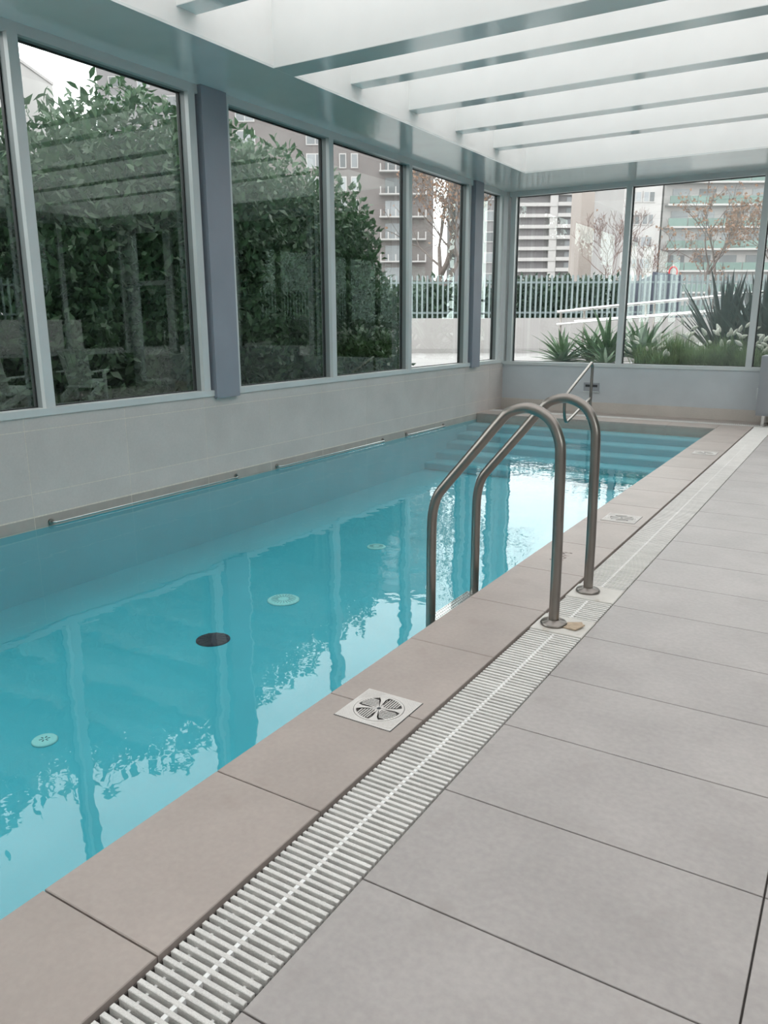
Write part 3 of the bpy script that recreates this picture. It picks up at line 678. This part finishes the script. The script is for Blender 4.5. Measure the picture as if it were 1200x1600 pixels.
for i, (x, y, h) in enumerate(((3.2, 24.0, 9.5), (7.2, 25.0, 10.0), (10.6, 33.0, 11.0))):
    shrub('evergreen_tree', ['dark evergreen beyond the sunken landing, left of three', 'dark evergreen beyond the sunken landing, middle of three', 'dark evergreen beyond the sunken landing, right of three'][i], x, y, h, 2.0, 2.2, 4200, 0.42, 'leaf_dk', group='evergreens beyond the landing')
tag(MB().box(-8.4, XL-0.30, 1.5, 11.6, GZ-0.02, GZ+0.04).build('planting_bed', 'soil'), 'added dark soil bed under the row of shrubs outside the left windows, cutting bounced light', 'planting bed')  # added to cut the light bouncing up onto the shrubs
for i, (y, lab) in enumerate(((11.75, 'dark slim garden post just past the end of the shrubs'), (12.35, 'second dark slim garden post past the shrubs'))):
    t = thing('garden_post', lab, 'post', (-7.9, y, GZ)); MB().box(-0.035, 0.035, -0.045, 0.045, 0, 1.36).build('shaft', 'band', t); MB().bbox(-0.045, 0.045, -0.055, 0.055, 1.36, 1.39, 0.008).build('cap', 'band', t)
# hedges behind the fence
for i, (t0, s_, h, lab) in enumerate(((0.6, 24.6, 1.75, 'dark clipped hedge behind the fence left of the corner'), (2.6, 24.8, 1.65, 'dark clipped hedge behind the fence at the room corner'), (4.6, 24.4, 1.85, 'dark clipped hedge behind the fence left of the centre end mullion'), (6.3, 24.4, 1.8, 'dark clipped hedge behind the fence beside the slate screen'))):
    t = thing('hedge', lab, 'hedge', ext(t0, s_, GZ), SR, 'hedges behind the fence')
    pts = np.stack([rng.uniform(-1.05, 1.05, 5200), rng.uniform(-0.5, 0.5, 5200), rng.uniform(0.1, h+0.15, 5200)+0.1*rng.normal(size=5200)], 1)
    leaf_cloud('foliage', pts, 0.2, 'leaf_dk', t, 0.3)
    MB().tube([(0, 0, 0), (0.1, 0, h*0.8)], 0.05, 6).build('stem', 'bark', t)

def bare_tree(label, base, h, spread, seed, m='bark', levels=5, leaves=0, trunk=0.12, fork=0.28):
    rs = random.Random(seed); t = thing('bare_tree', label, 'tree', base, 0, 'bare winter trees'); tips = []
    tr, br = MB(), MB()
    def grow(p, d, L_, r, lev):
        n = 3; path = [p]; dd = d.copy()
        for k in range(n):
            dd = (dd + Vector((rs.gauss(0, .14), rs.gauss(0, .14), rs.gauss(0.05, .1)))).normalized(); path.append(path[-1]+dd*L_/n)
        rad = [r*(1-0.35*k/n) for k in range(n+1)]
        (tr if lev <= 1 else br).tube(path, rad, 7 if lev < 2 else (4 if lev < 4 else 3), lev < 2)
        if lev >= 3: tips.extend(path[1:])
        if lev >= levels: return
        for k in range(3 if lev < 2 else rs.choice((2, 3, 3))):
            a = rs.uniform(0, 2*PI); e = rs.uniform(0.35, 0.85)*spread
            o1 = dd.orthogonal().normalized(); o2 = dd.cross(o1)
            nd = (dd*math.cos(e) + (o1*math.cos(a)+o2*math.sin(a))*math.sin(e) + Vector((0, 0, 0.18))).normalized()
            grow(path[-1] if rs.random() < 0.7 else path[-2], nd, L_*rs.uniform(0.62, 0.85), max(0.010, rad[-1]*rs.uniform(0.66, 0.86)), lev+1)
    grow(Vector((0, 0, 0)), Vector((rs.gauss(0, .05), rs.gauss(0, .05), 1)), h*fork, trunk, 0)
    tr.build('trunk', m, t); tag(br.build('branches', m, t), kind='stuff')
    if leaves:
        idx = rng.integers(0, len(tips), leaves); pts = np.array([tips[i] for i in idx])+rng.normal(size=(leaves, 3))*0.08
        leaf_cloud('dry_leaves', pts, 0.12, 'leaf_br', t, -0.3, 0.7)
    return t
bare_tree('bare grey tree forking behind the fence left of the far corner', ext(1.75, 27, 0.4), 9.0, 0.8, 3, levels=5, leaves=150, trunk=0.2, fork=0.30)
bare_tree('small bare reddish tree left of the centre end mullion', ext(8.6, 33, 0.3), 7.4, 0.95, 8, 'twig', levels=6, leaves=60, trunk=0.09, fork=0.26)
bare_tree('small bare reddish tree just right of the centre end mullion', ext(11.6, 36, 0.3), 5.6, 1.0, 21, 'twig', levels=5, leaves=60, trunk=0.09, fork=0.24)
bare_tree('bare tree with dry brown leaves behind the dark flax', ext(12.6, 30, 0.3), 8.0, 0.95, 5, levels=5, leaves=900, trunk=0.15, fork=0.24)
bare_tree('bare tree with dry brown leaves at the right picture edge', ext(15.0, 31, 0.3), 8.5, 0.95, 15, levels=5, leaves=900, trunk=0.15, fork=0.24)
bare_tree('bare tree with dry leaves seen through the corner pane', ext(3.9, 28, 0.3), 8.6, 0.7, 33, levels=5, leaves=900, trunk=0.12, fork=0.3)

# planting bed outside the end windows
bedo = tag(MB().box(-5.0, 3.0-1.0, YF+0.30, 15.3, GZ-0.02, GZ+0.05).build('planting_bed', 'soil'), 'dark soil bed under the plants outside the end windows', 'planting bed')
def strap_mesh(L_, w, droop, m, name='leaf'):
    mb = MB(); n = 5; vs_ = []
    for i in range(n+1):
        u = i/n; y = L_*u; z = -droop*L_*u*u; ww = w*(0.7+0.9*u-1.5*u*u)*0.5 if i < n else 0.001
        vs_ += [(-ww, y, z+ww*0.45), (0, y, z), (ww, y, z+ww*0.45)]
    fs_ = []
    for i in range(n): a = i*3; fs_ += [(a, a+1, a+4, a+3), (a+1, a+2, a+5, a+4)]
    mb._add(vs_, fs_, True); return mb.mesh(name, m)
st_ag = [strap_mesh(0.52, 0.075, 0.15, 'agave'), strap_mesh(0.60, 0.07, 0.28, 'agave'), strap_mesh(0.45, 0.08, 0.05, 'agave')]
st_fx = [strap_mesh(1.35, 0.12, 0.03, 'flax'), strap_mesh(1.15, 0.11, 0.12, 'flax'), strap_mesh(1.5, 0.13, 0.0, 'flax')]
def rosette(name, label, cat, x, y, meshes, n, e0, e1, sc=1.0, grp=None, stem=0.12):
    t = thing(name, label, cat, (x, y, GZ+0.04), 0, grp)
    for k in range(n):
        el = e0 + (e1-e0)*(k/n)+random.uniform(-0.08, 0.08); az = k*2.39996+random.uniform(-.2, .2); s_ = sc*random.uniform(0.8, 1.1)
        put('leaf', meshes[k % 3], t, (random.uniform(-.04, .04), random.uniform(-.04, .04), stem*0.6), (el, 0, az), (s_,)*3)
    MB().lathe([(0.07*sc, 0), (0.08*sc, stem*0.5), (0.03, stem)], n=10).build('crown', 'bark', t)
rosette('yucca', 'low green spiky rosette plant nearest the corner outside the end window', 'yucca', -4.95, 14.55, st_ag, 56, 0.12, 1.3, 1.3, 'spiky rosettes', 0.10)
rosette('yucca', 'greyer spiky plant between the low rosette and the centre end mullion', 'yucca', -4.10, 14.6, st_ag, 50, 0.3, 1.5, 1.6, 'spiky rosettes', 0.16)
rosette('yucca', 'spiky plant directly behind the centre end mullion', 'yucca', -3.45, 14.4, st_ag, 50, 0.3, 1.45, 1.6, 'spiky rosettes', 0.2)
rosette('yucca', 'small arching rosette tucked at the foot of the centre end mullion', 'yucca', -3.95, 13.9, st_ag, 32, 0.1, 1.0, 1.0, 'spiky rosettes', 0.06)
rosette('yucca', 'dark spiky plant behind the low corner rosette', 'yucca', -4.55, 15.0, st_ag, 40, 0.3, 1.45, 1.35, 'spiky rosettes', 0.14)
rosette('flax_plant', 'tall dark flax clump left of the right-hand end mullion', 'flax', -2.15, 14.75, st_fx, 80, 0.7, 1.55, 1.05, 'dark flax', 0.1)
rosette('flax_plant', 'tall dark flax clump behind the right-hand end mullion', 'flax', -1.55, 14.6, st_fx, 80, 0.7, 1.55, 1.05, 'dark flax', 0.1)
rosette('flax_plant', 'dark flax clump above the cabinet at the right edge', 'flax', -0.75, 14.5, st_fx, 70, 0.7, 1.5, 1.1, 'dark flax', 0.1)
pm = MB().lathe([(0.004, 0), (0.026, 0.03), (0.036, 0.07), (0.032, 0.11), (0.018, 0.15), (0.003, 0.175)], n=9).mesh('plume', 'plume')
def grass(label, x, y, h, r, n, plumes):
    t = thing('fountain_grass', label, 'grass clump', (x, y, GZ+0.04), 0, 'grass clumps outside the end windows'); mb = MB()
    for k in range(n):
        a = random.uniform(0, 2*PI); e = random.uniform(0.1, 1.0); L_ = h*random.uniform(0.6, 1.15); bx_, by_ = random.gauss(0, r*0.28), random.gauss(0, r*0.22)
        pts = [Vector((bx_, by_, 0))]
        for i in range(1, 4):
            u = i/3; ee = e*u*1.3; pts.append(pts[-1]+Vector((math.cos(a)*math.sin(ee), math.sin(a)*math.sin(ee), math.cos(ee)))*L_/3)
        sd = Vector((-math.sin(a), math.cos(a), 0)); w = [0.005, 0.005, 0.004, 0.001]; vs_ = []
        for p_, ww in zip(pts, w): vs_ += [p_-sd*ww, p_+sd*ww]
        mb._add(vs_, [(0,1,3,2),(2,3,5,4),(4,5,7,6)])
    tag(mb.build('blades', 'grass', t), kind='stuff')
    for k in range(plumes):
        a = random.uniform(0, 2*PI); d = random.uniform(0.1, r*1.1); z = h*random.uniform(0.7, 1.35); px_, py_ = d*math.cos(a), d*math.sin(a)*0.6
        ty, tx = random.uniform(0.3, 1.3), random.uniform(-0.5, 0.5)
        p_ = put('plume', pm, t, (px_, py_, z), (tx, ty, a), (random.uniform(0.6, 0.95),)*3)
        s_ = MB().tube([(px_*0.3, py_*0.3, 0), (px_*0.8, py_*0.8, z*0.6), (px_, py_, z)], 0.003, 4, False); s_.build('stalk', 'grass', t)
for i, (x, y, h, r, n, q, lab) in enumerate(((-3.20, 13.75, 0.42, 0.30, 700, 13, 'grass clump with pale plumes just right of the centre end mullion'),
        (-2.75, 13.9, 0.62, 0.38, 1100, 4, 'tall green grass clump in the middle of the second end pane'),
        (-2.35, 13.6, 0.45, 0.38, 1100, 2, 'soft green grass clump in the front of the second end pane'),
        (-1.95, 13.85, 0.55, 0.38, 1000, 16, 'grass clump with many pale plumes in front of the dark flax'),
        (-1.60, 13.6, 0.42, 0.34, 900, 10, 'grass clump with pale plumes at the foot of the right-hand end mullion'),
        (-1.20, 13.75, 0.45, 0.36, 900, 12, 'grass clump with pale plumes above the cabinet'),
        (-2.85, 13.5, 0.34, 0.34, 900, 2, 'low green grass clump against the glass of the second end pane'))):
    grass(lab, x, y, h, r, n, q)

# ------------------------------------------------------------------ buildings
def building(label, t0, t1, s_, z1, m, depth=16): 
    b = thing('apartment_building', label, 'building', ext(t0, s_, -3), SR)
    MB().box(0, t1-t0, 0, depth, 0, z1+3).build('facade', m, b)
    MB().box(-0.2, t1-t0+0.2, -0.2, depth+0.2, z1+3, z1+3.5).build('roof_edge', m, b)
    return b
def win(b, x, z, w, h, fm='b_white', split=1):
    f = MB().box(x, x+w, -0.12, 0.05, z, z+h).build('window_frame', fm, b)
    pw = (w-0.14*(split+1))/split
    for k in range(split): MB().box(x+0.14+k*(pw+0.14), x+0.14+k*(pw+0.14)+pw, -0.14, -0.10, z+0.14, z+h-0.14).build('pane', 'b_pane', f)
# taupe block, s=115
b = building('tall taupe apartment block with white window frames behind the shrubs', -26, 7.0, 115, 40, 'b_brown')
for fl in range(13):
    z = 4.2+2.95*fl
    for x in (6.0, 15.5): win(b, x, z, 2.6, 1.9, split=2)
    win(b, 20.0, z, 1.0, 1.9); win(b, 21.6, z, 1.0, 1.9)
    bl = MB().box(25.5, 32.0, -1.2, 0, z-0.6, z-0.42).build('balcony', 'b_white', b)
    MB().box(26.3, 28.6, -0.06, 0.02, z-0.4, z+1.7).build('pane', 'b_pane', b)
    for k in range(7): MB().box(25.6+k*1.04, 25.75+k*1.04, -1.2, -1.1, z-0.42, z+0.45).build('baluster', 'b_white', bl)
b = building('plain grey building edge left of the far corner', 10.6, 16.5, 120, 24.0, 'b_grey')
for fl in range(8): win(b, 4.2, 4+2.9*fl, 1.4, 1.5)
b = building('pale tower top seen above the shrubs in the second pane', -82, -64, 150, 46, 'b_white')
for fl in range(14): win(b, 3.0, 4+3.1*fl, 2.2, 1.8); win(b, 9.0, 4+3.1*fl, 2.2, 1.8)
b = building('grey building seen between shrub tops and the wide column', -50, -32, 150, 48, 'b_grey')
for fl in range(14):
    for x in (2, 7, 12): win(b, x, 4+3.1*fl, 2.2, 1.8)
# striped tower, s=240
b = building('grey tower with white horizontal balcony bands', 33.0, 55.5, 240, 41.5, 'b_grey', 20)
for fl in range(14):
    z = 3.2+3.02*fl
    MB().box(-1.0, 17.5, -1.6, 0, z, z+0.95).build('balcony', 'b_white', b)
    e = MB().box(17.5, 22.5, -1.9, 0, z+0.1, z+1.1).build('balcony', 'b_white', b)
    MB().box(20.2, 21.6, -0.1, 0.05, z+1.1, z+2.7).build('pane', 'b_pane', b)
    MB().box(3.0, 6.0, -0.1, 0.05, z+0.95, z+2.7).build('pane', 'b_pane', b)
MB().box(15.3, 17.5, -1.4, 0, 0, 44).build('stair_strip', 'b_white', b)
# cream block
b = building('plain cream apartment block beside the striped tower', 36.0, 46.3, 150, 27.6, 'b_cream', 8)
for fl in range(8):
    z = 3.6+3.1*fl; win(b, 4.1, z+0.6, 0.9, 1.0, 'b_cream'); win(b, 6.2, z+0.6, 0.9, 1.0, 'b_cream'); win(b, 8.8, z, 1.7, 2.0, 'b_cream')
# white block
b = building('white apartment block with paired grey windows right of the centre end mullion', 34.0, 39.4, 117, 21.5, 'b_white')
for fl in range(8):
    z = 2.6+3.0*fl; win(b, 0.8, z, 1.7, 1.5, split=2); win(b, 2.7, z, 1.7, 1.5, split=2)
# green balcony block
b = building('pale apartment block with green glass balconies at the right', 40.2, 62, 118.6, 22.4, 'b_white', 12)
for fl in range(8):
    z = 2.2+3.0*fl
    bl = MB().box(0.2, 20.0, -1.5, 0, z, z+0.25).build('balcony', 'b_white', b)
    for k in range(7): MB().box(0.4+k*2.8, 0.4+k*2.8+2.65, -1.5, -1.42, z+0.25, z+1.3).build('glass_panel', 'b_green', bl)
    for k in range(5): MB().box(1.2+k*3.8, 3.6+k*3.8, -0.08, 0.02, z+0.3, z+2.4).build('pane', 'b_pane', b)
